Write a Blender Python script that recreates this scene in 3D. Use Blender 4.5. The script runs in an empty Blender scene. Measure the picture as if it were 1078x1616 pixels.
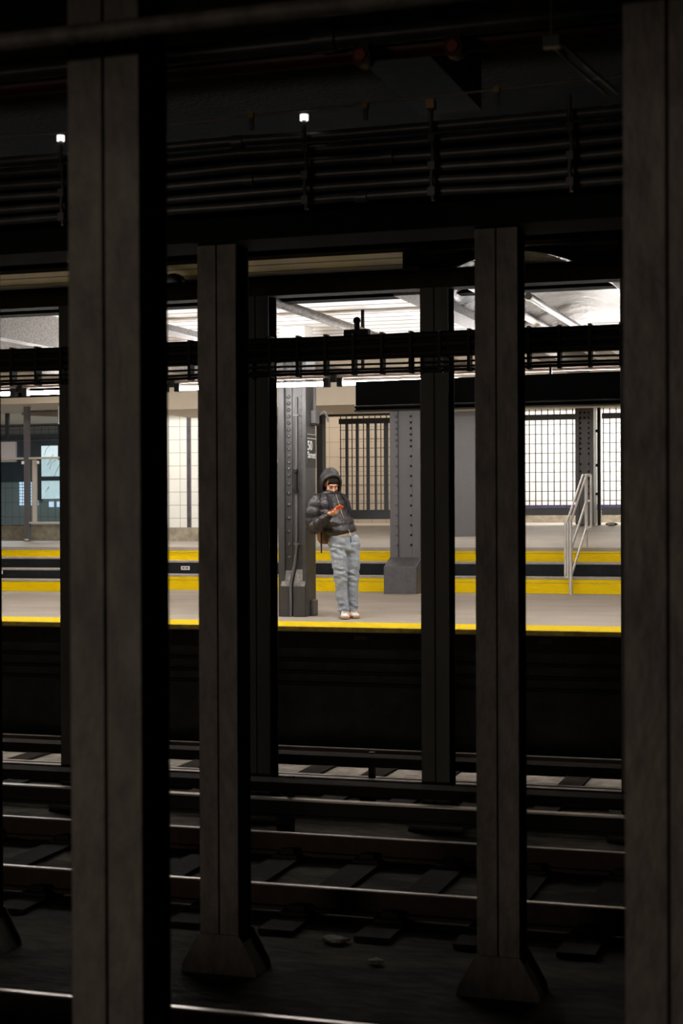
import bpy, bmesh, math, random
from mathutils import Vector, Matrix, noise
random.seed(5)
SC = bpy.context.scene
COL = SC.collection
PI = math.pi
G = 0.00335            # gentle grade of the whole station along the tracks (X)

# ------------------------------------------------------------------ camera
F_PX, PSI, PITCH, ROLL, CAM_H = 2524.66, 0.31037, 0.00648, 0.00411, 2.3938
_r = Vector((math.cos(PSI), math.sin(PSI), 0)); _f = Vector((-math.sin(PSI), math.cos(PSI), 0)); _d = Vector((0, 0, -1))
_f2 = _f * math.cos(PITCH) + _d * math.sin(PITCH)
_d2 = _d * math.cos(PITCH) - _f * math.sin(PITCH)
_r3 = _r * math.cos(ROLL) + _d2 * math.sin(ROLL)
_d3 = _d2 * math.cos(ROLL) - _r * math.sin(ROLL)
camd = bpy.data.cameras.new('camera'); cam = bpy.data.objects.new('camera', camd); COL.objects.link(cam)
M = Matrix((_r3, -_d3, -_f2)).transposed().to_4x4(); M.translation = Vector((0, 0, CAM_H)); cam.matrix_world = M
camd.sensor_fit = 'VERTICAL'; camd.sensor_height = 36; camd.lens = F_PX / 1616 * 36
camd.clip_start = 0.1; camd.clip_end = 200
camd.dof.use_dof = True; camd.dof.focus_distance = 17.9; camd.dof.aperture_fstop = 3.6
SC.camera = cam

# ------------------------------------------------------------------ exposure, world
SC.view_settings.view_transform = 'Standard'; SC.view_settings.look = 'None'
SC.view_settings.gamma = 1; SC.view_settings.exposure = 0.62
w = bpy.data.worlds.new('World'); SC.world = w; w.use_nodes = True
w.node_tree.nodes['Background'].inputs[0].default_value = (0.02, 0.02, 0.018, 1)
w.node_tree.nodes['Background'].inputs[1].default_value = 0.03
TUBE = 80.0           # strength of the platform edge tubes
def area(name, loc, sx, sy, power, col, rot=(0, 0, 0)):
    l = bpy.data.lights.new(name, 'AREA'); l.shape = 'RECTANGLE'; l.size = sx; l.size_y = sy; l.energy = power; l.color = col
    o = bpy.data.objects.new(name, l); o.location = loc; o.rotation_euler = rot; COL.objects.link(o); return o
WARM = (1, .86, .70); NEUT = (1, .95, .88); COOL = (.86, .95, 1)
# the photographer's own platform: a few dim lamps under its ceiling, behind the camera
area('near_platform_lamp', (-7.2, -7.0, 2.35), 3.0, .8, 130, (1, .84, .70), (math.radians(88), 0, math.radians(-24)))
# rows of lamps under the far platform's inner ceiling, hidden by its lintel beam
area('inner_lamp', (-10.3, 22.2, 4.34), 1.8, .25, 75, NEUT, (math.radians(15), 0, 0))
area('inner_lamp', (-5.6, 23.75, 3.95), 6.0, .25, 55, NEUT)
area('gate_lamp', (-4.3, 29.5, 4.2), 4.2, .3, 120, NEUT, (math.radians(22), 0, 0))
area('gate_lamp', (-10.0, 29.5, 4.2), 3.0, .3, 40, WARM, (math.radians(22), 0, 0))
area('hall_lamp', (-15.5, 26.5, 3.95), 2.5, .3, 60, COOL)

# ------------------------------------------------------------------ materials
def nm(n, t, **k):
    x = n.new(t)
    for a, b in k.items(): setattr(x, a, b)
    return x
def mat(name, col, rough=.6, metal=0.0, var=0.0, scale=6.0, stretch=(1, 1, 1), bump=0.0, bscale=30.0, col2=None, emit=None, estr=0, spec=.5, thr=(.35, .65), alpha=None):
    m = bpy.data.materials.new(name); m.use_nodes = True; nt = m.node_tree; n = nt.nodes; l = nt.links
    b = n['Principled BSDF']; b.inputs['Roughness'].default_value = rough; b.inputs['Metallic'].default_value = metal
    b.inputs['Specular IOR Level'].default_value = spec
    b.inputs['Base Color'].default_value = (*col, 1)
    tc = nm(n, 'ShaderNodeTexCoord'); mp = nm(n, 'ShaderNodeMapping'); mp.inputs['Scale'].default_value = stretch
    l.new(tc.outputs['Object'], mp.inputs['Vector'])
    if var or col2:
        nz = nm(n, 'ShaderNodeTexNoise'); nz.inputs['Scale'].default_value = scale; nz.inputs['Detail'].default_value = 6; nz.inputs['Roughness'].default_value = .65
        l.new(mp.outputs[0], nz.inputs['Vector'])
        rp = nm(n, 'ShaderNodeValToRGB'); rp.color_ramp.elements[0].position = thr[0]; rp.color_ramp.elements[1].position = thr[1]
        c2 = col2 or tuple(c * (1 - var) for c in col)
        rp.color_ramp.elements[0].color = (*c2, 1); rp.color_ramp.elements[1].color = (*col, 1)
        l.new(nz.outputs['Fac'], rp.inputs[0]); l.new(rp.outputs[0], b.inputs['Base Color'])
    if bump:
        nb = nm(n, 'ShaderNodeTexNoise'); nb.inputs['Scale'].default_value = bscale; nb.inputs['Detail'].default_value = 5
        l.new(mp.outputs[0], nb.inputs['Vector'])
        bp = nm(n, 'ShaderNodeBump'); bp.inputs['Strength'].default_value = bump; bp.inputs['Distance'].default_value = .02
        l.new(nb.outputs['Fac'], bp.inputs['Height']); l.new(bp.outputs[0], b.inputs['Normal'])
    if emit: b.inputs['Emission Color'].default_value = (*emit, 1); b.inputs['Emission Strength'].default_value = estr
    return m
def grid_mat(name, col, line, sx, sy, width, axes='XZ', rough=.3, offx=0, offy=0, var=.06, bump=.0):
    """tiles or boards: lines every sx along the first axis and every sy along the second"""
    m = mat(name, col, rough, var=var, scale=2.5, bump=bump, bscale=8); nt = m.node_tree; n = nt.nodes; l = nt.links
    b = n['Principled BSDF']; src = b.inputs['Base Color'].links[0].from_socket
    tc = nm(n, 'ShaderNodeTexCoord'); sp = nm(n, 'ShaderNodeSeparateXYZ'); l.new(tc.outputs['Object'], sp.inputs[0])
    def line_of(ax, s, off):
        a = nm(n, 'ShaderNodeMath', operation='ADD'); a.inputs[1].default_value = off + 100 * s; l.new(sp.outputs[ax], a.inputs[0])
        q = nm(n, 'ShaderNodeMath', operation='DIVIDE'); q.inputs[1].default_value = s; l.new(a.outputs[0], q.inputs[0])
        f = nm(n, 'ShaderNodeMath', operation='FRACT'); l.new(q.outputs[0], f.inputs[0])
        g = nm(n, 'ShaderNodeMath', operation='LESS_THAN'); g.inputs[1].default_value = width / s; l.new(f.outputs[0], g.inputs[0])
        return g.outputs[0]
    outs = []
    if sx: outs.append(line_of(axes[0], sx, offx))
    if sy: outs.append(line_of(axes[1], sy, offy))
    o = outs[0]
    if len(outs) > 1:
        mx = nm(n, 'ShaderNodeMath', operation='MAXIMUM'); l.new(outs[0], mx.inputs[0]); l.new(outs[1], mx.inputs[1]); o = mx.outputs[0]
    mix = nm(n, 'ShaderNodeMixRGB'); mix.inputs[2].default_value = (*line, 1); l.new(o, mix.inputs[0]); l.new(src, mix.inputs[1]); l.new(mix.outputs[0], b.inputs['Base Color'])
    return m
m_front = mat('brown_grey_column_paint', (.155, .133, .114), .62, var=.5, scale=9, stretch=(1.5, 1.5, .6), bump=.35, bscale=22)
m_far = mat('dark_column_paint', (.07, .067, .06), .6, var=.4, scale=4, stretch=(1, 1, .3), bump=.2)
m_pillar = mat('charcoal_pillar_paint', (.068, .066, .067), .38, var=.18, scale=5, stretch=(1, 1, .4), bump=.12, bscale=14)
m_pillar_lt = mat('grey_pillar_paint', (.125, .12, .124), .42, var=.12, scale=4, bump=.1, bscale=14)
m_cap = mat('scuffed_grey_concrete', (.30, .28, .26), .7, col2=(.13, .125, .12), scale=14, bump=.6, bscale=40)
m_plinth = mat('painted_plinth', (.115, .11, .114), .6, var=.25, scale=9, bump=.5, bscale=18)
m_dark = mat('dark_steel', (.016, .015, .014), .65, spec=.25, var=.3, scale=8, bump=.15)
m_darkbrown = mat('dark_timber', (.030, .023, .018), .9, spec=.12, var=.5, scale=9, stretch=(1, 5, 5), bump=.5)
m_soot = mat('sooty_girder', (.010, .009, .008), .9, spec=.15)
m_cond = mat('conduit_steel', (.15, .145, .14), .40, metal=.3, var=.4, scale=8)
m_wire = mat('pale_wire', (.30, .25, .19), .5)
m_brass = mat('brass_clamp', (.5, .33, .14), .45, metal=.4)
m_white = mat('white_enamel', (.85, .83, .8), .35)
m_red = mat('red_pipe_paint', (.11, .012, .008), .45, var=.3)
m_olive = mat('olive_paint', (.05, .042, .012), .8, spec=.1, var=.5, scale=6)
m_rail = mat('polished_rail_top', (.50, .46, .42), .33, metal=1.0, var=.15, scale=20)
m_railb = mat('rusty_rail_side', (.055, .03, .02), .8, var=.4, scale=12)
m_bed = mat('dirty_track_bed', (.085, .072, .055), .95, spec=.12, col2=(.022, .02, .016), scale=3, stretch=(.5, 1, 1), bump=.8, bscale=12, thr=(.4, .62))
m_slab = mat('pale_invert_concrete', (.36, .31, .25), .85, col2=(.16, .135, .11), scale=7, bump=.5, bscale=30)
m_plat = mat('platform_concrete', (.42, .36, .30), .6, col2=(.32, .27, .22), scale=1.3, stretch=(.6, 1, 1), bump=.1, bscale=9)
m_up = mat('upper_floor_concrete', (.43, .385, .34), .5, col2=(.33, .295, .26), scale=1.5, bump=.1)
m_yel = mat('yellow_step_paint', (.98, .69, 0), .6, spec=.15, col2=(.90, .60, 0), scale=4, stretch=(1, 1, 3), bump=.3, bscale=26, thr=(.3, .5))
m_yelw = mat('worn_yellow_edge', (.62, .45, .05), .6, col2=(.28, .21, .06), scale=8, bump=.4)
m_tread = mat('step_tread_concrete', (.45, .40, .36), .6, var=.25, scale=8)
m_black = mat('black_step_paint', (.016, .018, .021), .75, spec=.25, var=.5, scale=7, bump=.4)
m_planks = grid_mat('white_boarded_ceiling', (.84, .81, .78), (.03, .027, .025), 0, .36, .05, 'XY', .40, bump=.35)
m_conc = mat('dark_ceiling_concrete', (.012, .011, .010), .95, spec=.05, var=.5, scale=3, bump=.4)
m_beamp = mat('speckled_beam_paint', (.36, .34, .33), .55, col2=(.15, .14, .135), scale=45, bump=.5, bscale=60)
m_gloss = mat('glossy_arch_paint', (.20, .19, .185), .27, var=.5, scale=2, bump=.45, bscale=5)
m_rust = mat('rusty_pipe', (.22, .17, .14), .6, col2=(.05, .04, .035), scale=30, bump=.6)
m_beige = mat('beige_soffit_paint', (.56, .48, .37), .6, var=.08, scale=2)
m_tile = grid_mat('white_wall_tile', (.80, .79, .74), (.30, .28, .26), .20, .213, .008, 'XZ', .25, offx=.06)
m_tileg = grid_mat('white_gate_wall_tile', (.78, .78, .76), (.60, .58, .55), .30, .30, .012, 'XZ', .3, var=.12)
m_tiled = grid_mat('grey_hall_tile', (.30, .30, .29), (.08, .08, .08), .165, .30, .010, 'XZ', .3)
m_tilet = grid_mat('tan_corridor_tile', (.40, .35, .29), (.20, .17, .14), .30, .30, .010, 'XZ', .35)
m_teal = grid_mat('pale_green_tile', (.27, .30, .29), (.12, .14, .13), .165, .30, .010, 'XZ', .3)
m_navy = mat('navy_tile_band', (.06, .07, .085), .35, var=.2)
m_purple = mat('dark_purple_band', (.045, .03, .10), .35)
m_base = mat('stained_concrete_base', (.36, .31, .23), .7, col2=(.22, .19, .14), scale=9, bump=.3)
m_gate = mat('dark_gate_steel', (.055, .06, .066), .42, var=.15)
m_gatel = mat('grey_gate_rail', (.12, .125, .135), .45, var=.15)
m_sign = mat('black_sign_enamel', (.035, .033, .032), .45)
m_letter = mat('white_letter_paint', (.92, .92, .9), .4)
m_box = mat('black_panel_paint', (.004, .004, .0045), .85, spec=.15, var=.3)
m_tube = mat('lit_fluorescent_glass', (1, 1, 1), .4, emit=(1, .97, .95), estr=TUBE)
m_hous = mat('pinkish_lamp_housing', (.26, .20, .17), .5)
m_alu = mat('brushed_pale_steel', (.78, .75, .71), .35, metal=.25, var=.15, scale=10)
m_poster = mat('glowing_map_paper', (.75, .85, .88), .3, col2=(.5, .68, .72), scale=9, emit=(.72, .88, .93), estr=.45)
m_screen = mat('glowing_pale_blue', (.7, .8, .95), .3, emit=(.62, .78, 1), estr=.6)
m_bone = mat('cream_post_paint', (.55, .50, .44), .5)
m_glass = bpy.data.materials.new('barrier_glass'); m_glass.use_nodes = True
_n = m_glass.node_tree.nodes; _l = m_glass.node_tree.links
_tr = _n.new('ShaderNodeBsdfTransparent'); _tr.inputs[0].default_value = (.86, .90, .90, 1); _gl = _n.new('ShaderNodeBsdfGlossy'); _gl.inputs['Roughness'].default_value = .03
_mx = _n.new('ShaderNodeMixShader'); _mx.inputs[0].default_value = .10
_l.new(_tr.outputs[0], _mx.inputs[1]); _l.new(_gl.outputs[0], _mx.inputs[2]); _l.new(_mx.outputs[0], _n['Material Output'].inputs[0])
m_jacket = mat('dark_puffer_nylon', (.026, .021, .022), .36, bump=.35, bscale=55)
m_hood = mat('dark_hood_nylon', (.030, .027, .027), .36, bump=.4, bscale=35)
m_knit = mat('black_knit_cuff', (.012, .012, .016), .9)
m_jean = mat('faded_grey_blue_denim', (.37, .41, .46), .85, col2=(.26, .29, .34), scale=16, bump=.5, bscale=22)
m_skin = mat('skin', (.66, .34, .22), .5, var=.08)
m_hair = mat('dark_hair', (.012, .009, .007), .85, spec=.15)
m_shoe = mat('white_leather', (.80, .77, .72), .5, var=.1, scale=18)
m_gum = mat('tan_gum_sole', (.50, .33, .18), .6)
m_stripe = mat('dark_stripe', (.03, .03, .045), .5)
m_phone = mat('orange_phone_case', (.90, .13, .02), .4)
m_tan = mat('tan_canvas', (.36, .19, .09), .8, var=.15, bump=.2, bscale=60)
m_shirt = mat('beige_shirt_hem', (.42, .30, .21), .9)

# ------------------------------------------------------------------ builders
class MB:
    """collects shapes in world coordinates; build() links them as ONE mesh object, sheared by the grade"""
    def __init__(s): s.bm = bmesh.new(); s.smooth = False
    def box(s, x0, x1, y0, y1, z0, z1):
        v = [s.bm.verts.new(p) for p in ((x0, y0, z0), (x1, y0, z0), (x1, y1, z0), (x0, y1, z0), (x0, y0, z1), (x1, y0, z1), (x1, y1, z1), (x0, y1, z1))]
        for f in ((0, 3, 2, 1), (4, 5, 6, 7), (0, 1, 5, 4), (1, 2, 6, 5), (2, 3, 7, 6), (3, 0, 4, 7)): s.bm.faces.new([v[i] for i in f])
        return s
    def obox(s, c, ax, ay, az):
        """box with centre and three half-axis vectors"""
        c = Vector(c); ax, ay, az = Vector(ax), Vector(ay), Vector(az)
        v = [s.bm.verts.new(c + ax * i + ay * j + az * k) for k in (-1, 1) for i, j in ((-1, -1), (1, -1), (1, 1), (-1, 1))]
        for f in ((0, 3, 2, 1), (4, 5, 6, 7), (0, 1, 5, 4), (1, 2, 6, 5), (2, 3, 7, 6), (3, 0, 4, 7)): s.bm.faces.new([v[i] for i in f])
        return s
    def poly(s, pts, d):
        """prism: outline pts extruded by vector d"""
        d = Vector(d); a = [s.bm.verts.new(p) for p in pts]; b = [s.bm.verts.new(Vector(p) + d) for p in pts]; n = len(pts)
        s.bm.faces.new(a[::-1]); s.bm.faces.new(b)
        for i in range(n): s.bm.faces.new((a[i], a[(i + 1) % n], b[(i + 1) % n], b[i]))
        return s
    def loft(s, rings, cap=True):
        rs = [[s.bm.verts.new(p) for p in r] for r in rings]; n = len(rs[0])
        for a, b in zip(rs, rs[1:]):
            for i in range(n): s.bm.faces.new((a[i], a[(i + 1) % n], b[(i + 1) % n], b[i]))
        if cap: s.bm.faces.new(rs[0][::-1]); s.bm.faces.new(rs[-1])
        s.smooth = True
        return s
    def tube(s, pts, r, n=10, cap=True):
        pts = [Vector(p) for p in pts]
        if not isinstance(r, (list, tuple)): r = [r] * len(pts)
        rings = []; prev = None
        for i, p in enumerate(pts):
            t = (pts[min(i + 1, len(pts) - 1)] - pts[max(i - 1, 0)]).normalized()
            if prev is None:
                u = t.orthogonal().normalized()
            else:
                u = (prev - t * prev.dot(t)).normalized()
            prev = u; v = t.cross(u)
            rings.append([p + (u * math.cos(2 * PI * k / n) + v * math.sin(2 * PI * k / n)) * r[i] for k in range(n)])
        return s.loft(rings, cap)
    def ball(s, c, r, sx=1, sy=1, sz=1, rot=None, seg=16):
        m = Matrix.Translation(c) @ (rot.to_4x4() if rot else Matrix()) @ Matrix.Diagonal((r * sx, r * sy, r * sz, 1))
        bmesh.ops.create_uvsphere(s.bm, u_segments=seg, v_segments=max(6, seg // 2 + 2), radius=1, matrix=m); s.smooth = True
        return s
    def chain(s, pts, rad, step=.02, n=18, puff=0, L=.085, sy=1.0):
        """smooth tapered limb with rounded ends along a polyline; puff makes quilted rings"""
        pts = [Vector(p) for p in pts]
        seg = []; 
        for i in range(len(pts) - 1):
            p0 = pts[max(i - 1, 0)]; p1 = pts[i]; p2 = pts[i + 1]; p3 = pts[min(i + 2, len(pts) - 1)]
            k = max(2, int((p2 - p1).length / step))
            for j in range(k):
                t = j / k
                q = .5 * ((2 * p1) + (p2 - p0) * t + (2 * p0 - 5 * p1 + 4 * p2 - p3) * t * t + (3 * p1 - p0 - 3 * p2 + p3) * t ** 3)
                tt = t * t * (3 - 2 * t)
                seg.append((q, rad[i] * (1 - tt) + rad[i + 1] * tt))
        seg.append((pts[-1], rad[-1]))
        out = []; rr = []; acc = 0
        for i, (q, r) in enumerate(seg):
            if i: acc += (q - seg[i - 1][0]).length
            k = 1 + puff * (abs(math.sin(PI * acc / L)) ** .6 - .5) if puff else 1
            out.append(q); rr.append(r * k)
        d0 = (out[0] - out[1]).normalized(); d1 = (out[-1] - out[-2]).normalized()
        pre = [(out[0] + d0 * rr[0] * math.sin(a), rr[0] * math.cos(a)) for a in (1.45, 1.1, .75, .4)]
        post = [(out[-1] + d1 * rr[-1] * math.sin(a), rr[-1] * math.cos(a)) for a in (.4, .75, 1.1, 1.45)]
        P = [p for p, _ in pre] + out + [p for p, _ in post]; R_ = [r for _, r in pre] + rr + [r for _, r in post]
        return s.tube(P, R_, n)
    def build(s, name, m, parent=None, kind=None, origin=None, bevel=0):
        bmesh.ops.recalc_face_normals(s.bm, faces=s.bm.faces)
        for v in s.bm.verts: v.co.z += G * v.co.x
        if parent is None:
            if origin is None:
                xs = [v.co for v in s.bm.verts]
                origin = Vector(((min(c.x for c in xs) + max(c.x for c in xs)) / 2, (min(c.y for c in xs) + max(c.y for c in xs)) / 2, min(c.z for c in xs)))
                if kind == 'structure': origin = Vector((0, 0, 0))
            origin = Vector(origin)
        else: origin = world_loc(parent)
        for v in s.bm.verts: v.co -= origin
        me = bpy.data.meshes.new(name); s.bm.to_mesh(me); s.bm.free()
        if s.smooth:
            for p in me.polygons: p.use_smooth = True
        me.materials.append(m)
        o = bpy.data.objects.new(name, me); COL.objects.link(o)
        if parent is None: o.location = origin
        else: o.parent = parent
        if s.smooth and len(me.polygons) < 4000:
            es = o.modifiers.new('edges', 'EDGE_SPLIT'); es.split_angle = math.radians(50)
        if bevel:
            b = o.modifiers.new('bevel', 'BEVEL'); b.width = bevel; b.segments = 2; b.limit_method = 'ANGLE'
        if kind: o['kind'] = kind
        return o
def world_loc(o):
    v = Vector(o.location)
    while o.parent: o = o.parent; v += Vector(o.location)
    return v
def tag(o, label, cat, group=None, kind='thing'):
    o['label'] = label; o['category'] = cat
    if group: o['group'] = group
    if kind: o['kind'] = kind
    return o
def thing(name, loc, label, cat, group=None, kind='thing'):
    o = bpy.data.objects.new(name, None); COL.objects.link(o); o.empty_display_size = .1
    o.location = (loc[0], loc[1], loc[2] + G * loc[0]); return tag(o, label, cat, group, kind)
def dup(o, loc=None, label=None, dx=None, parent=None):
    c = o.copy(); COL.objects.link(c)
    if parent is not None: c.parent = parent
    for ch in list(o.children): dup(ch, parent=c)
    if dx: c.location = Vector(o.location) + Vector((dx[0], dx[1], dx[2] + G * dx[0]))
    if label: c['label'] = label
    return c
def part_copies(src, offsets):
    """more copies of one part under the same parent"""
    for d in offsets:
        c = src.copy(); COL.objects.link(c); c.parent = src.parent; c.location = Vector(src.location) + Vector(d)
def voxel(mb, size, smooth=4):
    """fuse the overlapping shapes of mb into one continuous surface, returned as a new MB"""
    bmesh.ops.recalc_face_normals(mb.bm, faces=mb.bm.faces)
    me = bpy.data.meshes.new('fuse'); mb.bm.to_mesh(me); mb.bm.free()
    o = bpy.data.objects.new('fuse', me); COL.objects.link(o)
    r = o.modifiers.new('r', 'REMESH'); r.mode = 'VOXEL'; r.voxel_size = size
    if smooth: q = o.modifiers.new('s', 'SMOOTH'); q.iterations = smooth; q.factor = .5
    dg = bpy.context.evaluated_depsgraph_get(); ev = o.evaluated_get(dg); m2 = bpy.data.meshes.new_from_object(ev)
    out = MB(); out.bm.free(); out.bm = bmesh.new(); out.bm.from_mesh(m2); out.smooth = True
    bpy.data.objects.remove(o); bpy.data.meshes.remove(me); bpy.data.meshes.remove(m2)
    return out
def S(mb, name, m): return mb.build(name, m, kind='structure')

# ================================================================== THE SETTING
XL, XR = -22, 9
TB = -.18                                                   # track bed level (rail tops are z = 0)
S(MB().box(XL, XR, 1.3, 16.3, TB - .3, TB), 'floor', m_bed)
S(MB().box(XL, XR, 13.46, 14.84, TB, TB + .006), 'track_invert', m_slab)
# far platform: slab, edge strip, wall under it
S(MB().box(XL, XR, 15.62, 22.1, .96, 1.118), 'platform', m_plat)
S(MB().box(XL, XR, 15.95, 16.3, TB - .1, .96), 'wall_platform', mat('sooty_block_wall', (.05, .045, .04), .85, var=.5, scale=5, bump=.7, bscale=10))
ps = MB().box(XL, XR, 15.57, 16.25, 1.118, 1.126)
S(ps, 'trim_1', mat('yellow_tactile_strip', (.98, .71, 0), .65, spec=.15, col2=(.92, .62, .002), scale=60, bump=.9, bscale=120))
S(MB().box(XL, XR, 15.545, 15.62, 1.085, 1.126), 'trim_2', m_yelw)
# steps up to the upper floor: three risers, four further left where each is lower
Z0, Z1, Z2, Z3 = 1.118, 1.345, 1.54, 1.738
XS = -10.9
S(MB().box(XS, XR, 22.06, 22.4, Z0 - .1, Z1 - .028), 'step_1', m_yel)
S(MB().box(XS, XR, 22.045, 22.42, Z1 - .028, Z1), 'step_tread_1', m_tread)
S(MB().box(XS, XR, 22.36, 22.7, Z0, Z2 - .028), 'step_2', m_black)
S(MB().box(XS, XR, 22.345, 22.72, Z2 - .028, Z2), 'step_tread_2', m_tread)
S(MB().box(XS, XR, 22.66, 23.0, Z0, Z3 - .004), 'step_3', m_yel)
for k, (y0, za, zb, mm) in enumerate(((21.3, Z0, 1.285, m_yel), (21.75, 1.285, 1.43, m_black), (22.2, 1.43, 1.585, m_black), (22.66, 1.585, Z3, m_yel))):
    S(MB().box(XL, XS, y0, 23.0, Z0 - .1 + .01 * k, zb - .02), 'step_%d' % (4 + k), mm)
    if k < 3: S(MB().box(XL, XS, y0 - .015, y0 + .47, zb - .02, zb), 'step_tread_%d' % (4 + k), m_tread)
# nosing groove on the yellow steps
S(MB().box(XS, XR, 22.055, 22.07, Z1 - .085, Z1 - .078), 'trim_3', m_yelw)
S(MB().box(XS, XR, 22.652, 22.668, Z3 - .085, Z3 - .078), 'trim_4', m_yelw)
RAMP = .045
def fz(P): return Z3 + max(0, min(P, 28.2) - 22.66) * RAMP
up = MB(); up.poly([(XL, 22.655, Z3 - .05), (XL, 22.655, Z3), (XL, 28.2, fz(28.2)), (XL, 33, fz(28.2)), (XL, 33, Z3 - .05)], (XR - XL, 0, 0))
S(up, 'upper_floor', m_up)
# ceilings
S(MB().box(XL, XR, 12.35, 21.0, 4.40, 4.55), 'ceiling', m_planks)
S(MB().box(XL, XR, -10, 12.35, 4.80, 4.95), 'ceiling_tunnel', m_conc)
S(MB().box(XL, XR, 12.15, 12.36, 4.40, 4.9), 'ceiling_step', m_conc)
S(MB().box(XL, XR, 13.25, 13.45, 4.17, 4.40), 'beam_shade', m_conc)  # added beam, put in to shade the boards from the edge tubes
S(MB().box(-9.9, XR, 21.0, 23.2, 3.75, 4.5), 'beam_lintel', m_beige)
S(MB().box(XL, -9.9, 21.0, 23.95, 4.40, 4.5), 'ceiling_landing', m_beige)
S(MB().box(XL, XR, 23.2, 29, 4.05, 4.15), 'ceiling_mezzanine', m_beige)
S(MB().box(XL, XR, 29, 33, 4.35, 4.45), 'ceiling_corridor', m_beige)
# walls
S(MB().box(-7.9, XR, 31.0, 31.3, 1.7, 4.4), 'wall_gate', m_tileg)
S(MB().box(-7.9, XR, 30.97, 31.0, 2.22, 2.33), 'trim_5', m_purple)
S(MB().box(-7.9, XR, 30.96, 31.0, 1.7, 2.18), 'baseboard_gate', m_base)
S(MB().box(-12.1, -7.9, 31.0, 31.3, 1.7, 4.4), 'wall_corridor', m_tilet)
S(MB().box(XL, -12.1, 29.6, 29.9, 1.7, 4.4), 'wall_hall', m_tiled)
S(MB().box(XL, -12.1, 29.56, 29.6, 2.88, 3.86), 'trim_6', m_navy)
S(MB().box(XL, -12.1, 29.56, 29.6, 1.7, 2.88), 'trim_7', m_teal)
S(MB().box(-12.1, -12.0, 24.4, 31, 1.7, 4.4), 'wall_side', m_tiled)
# tiled wall block with a dark strip and a concrete base
S(MB().box(-11.0, -9.9, 24.0, 24.4, 2.02, 4.4), 'wall_tile', m_tile)
S(MB().box(-11.0, -9.9, 23.97, 24.4, 1.7, 2.02), 'baseboard_tile', m_base)
S(MB().box(-10.33, -10.265, 23.985, 24.0, 2.02, 4.4), 'trim_8', mat('dark_glazed_strip', (.10, .09, .11), .25, var=.5, scale=9))
S(MB().box(-9.9, -9.1, 26.0, 26.3, 1.7, 4.1), 'wall_booth', m_tilet)
S(MB().box(-6.13, -5.68, 25.0, 25.6, 1.75, 4.1), 'wall_pier', mat('smooth_grey_pier', (.12, .115, .12), .5, var=.06, scale=3, bump=.1))
S(MB().box(-6.17, -6.13, 25.02, 25.5, 1.86, 3.86), 'trim_9', m_white)
# the photographer's own platform (behind and below the view) and tunnel ends
S(MB().box(XL, XR, -10, .9, .9, 1.12), 'platform_near', m_conc)
S(MB().box(XL, XR, -1.8, -1.3, 3.05, 4.9), 'beam_near_shade', m_conc)  # out-of-view beam, put in to shade the column tops and near ceiling
S(MB().box(XL, XR, .5, .9, TB - .3, .9), 'wall_near', m_conc)
S(MB().box(XL, XR, -10.3, -10, 0, 4.9), 'wall_behind', m_conc)
S(MB().box(XL, XR, 33, 33.3, 1, 4.6), 'wall_back', m_conc)
S(MB().box(XL - .3, XL, -10, 33, -.5, 4.9), 'wall_left', m_conc)
S(MB().box(XR, XR + .3, -10, 33, -.5, 4.9), 'wall_right', m_conc)

# ================================================================== CEILING STEELWORK
trans_labels = ['bare grey crossbeam under the ceiling, far left past the near column', 'pale speckled crossbeam lit from below, leftmost in view',
  'crossbeam with brown speckled side and bright underside between the near left columns', 'grey crossbeam with paint drips above the hooded person, left of the curved ceiling arch',
  'dark crossbeam edging the glossy arched ceiling at upper right', 'dark crossbeam beyond the right near column']
for (xl, wd, zb), lb in zip(((-9.95, .16, 4.07), (-8.25, .16, 4.07), (-6.57, .18, 4.10), (-3.53, .22, 4.06), (-1.8, .2, 4.10), (-.2, .2, 4.08)), trans_labels):
    t = thing('ceiling_beam', (xl, 12.4, zb), lb, 'beam', 'crossbeams under the far ceiling')
    web = MB().box(xl + wd * .35, xl + wd, 12.4, 21, zb + .02, 4.4 if xl != -6.57 else 4.16); web.build('web', m_beamp, t)
    MB().box(xl, xl + wd, 12.4, 21, zb, zb + .02).build('flange', m_beamp, t)
# near crossbeams over the near track
for xl, lb in ((-2.15, 'grey crossbeam seen from below above the cable rack'), ):
    t = thing('ceiling_beam', (xl, 2, 4.2), lb, 'beam')
    MB().box(xl, xl + .32, 2, 8.1, 4.42, 4.8).build('web', mat('near_beam_paint', (.035, .034, .031), .9, spec=.1, var=.4, scale=9), t)
# jack arches between beams at the right, glossy
for x0, x1, lb in ((-3.3, -1.8, 'glossy curved ceiling arch left of the dark crossbeam'), (-1.6, -.2, 'glossy curved ceiling arch right of the dark crossbeam')):
    rings = []
    for k in range(17):
        a = k / 16; x = x0 + (x1 - x0) * a; z = 4.13 + .24 * math.sin(PI * a)
        rings.append([(x, 12.42, z), (x, 17.5, z), (x, 17.5, z + .02), (x, 12.42, z + .02)])
    tag(MB().loft(rings).build('ceiling_arch', m_gloss), lb, 'ceiling arch', 'arched ceiling shells')
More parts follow.
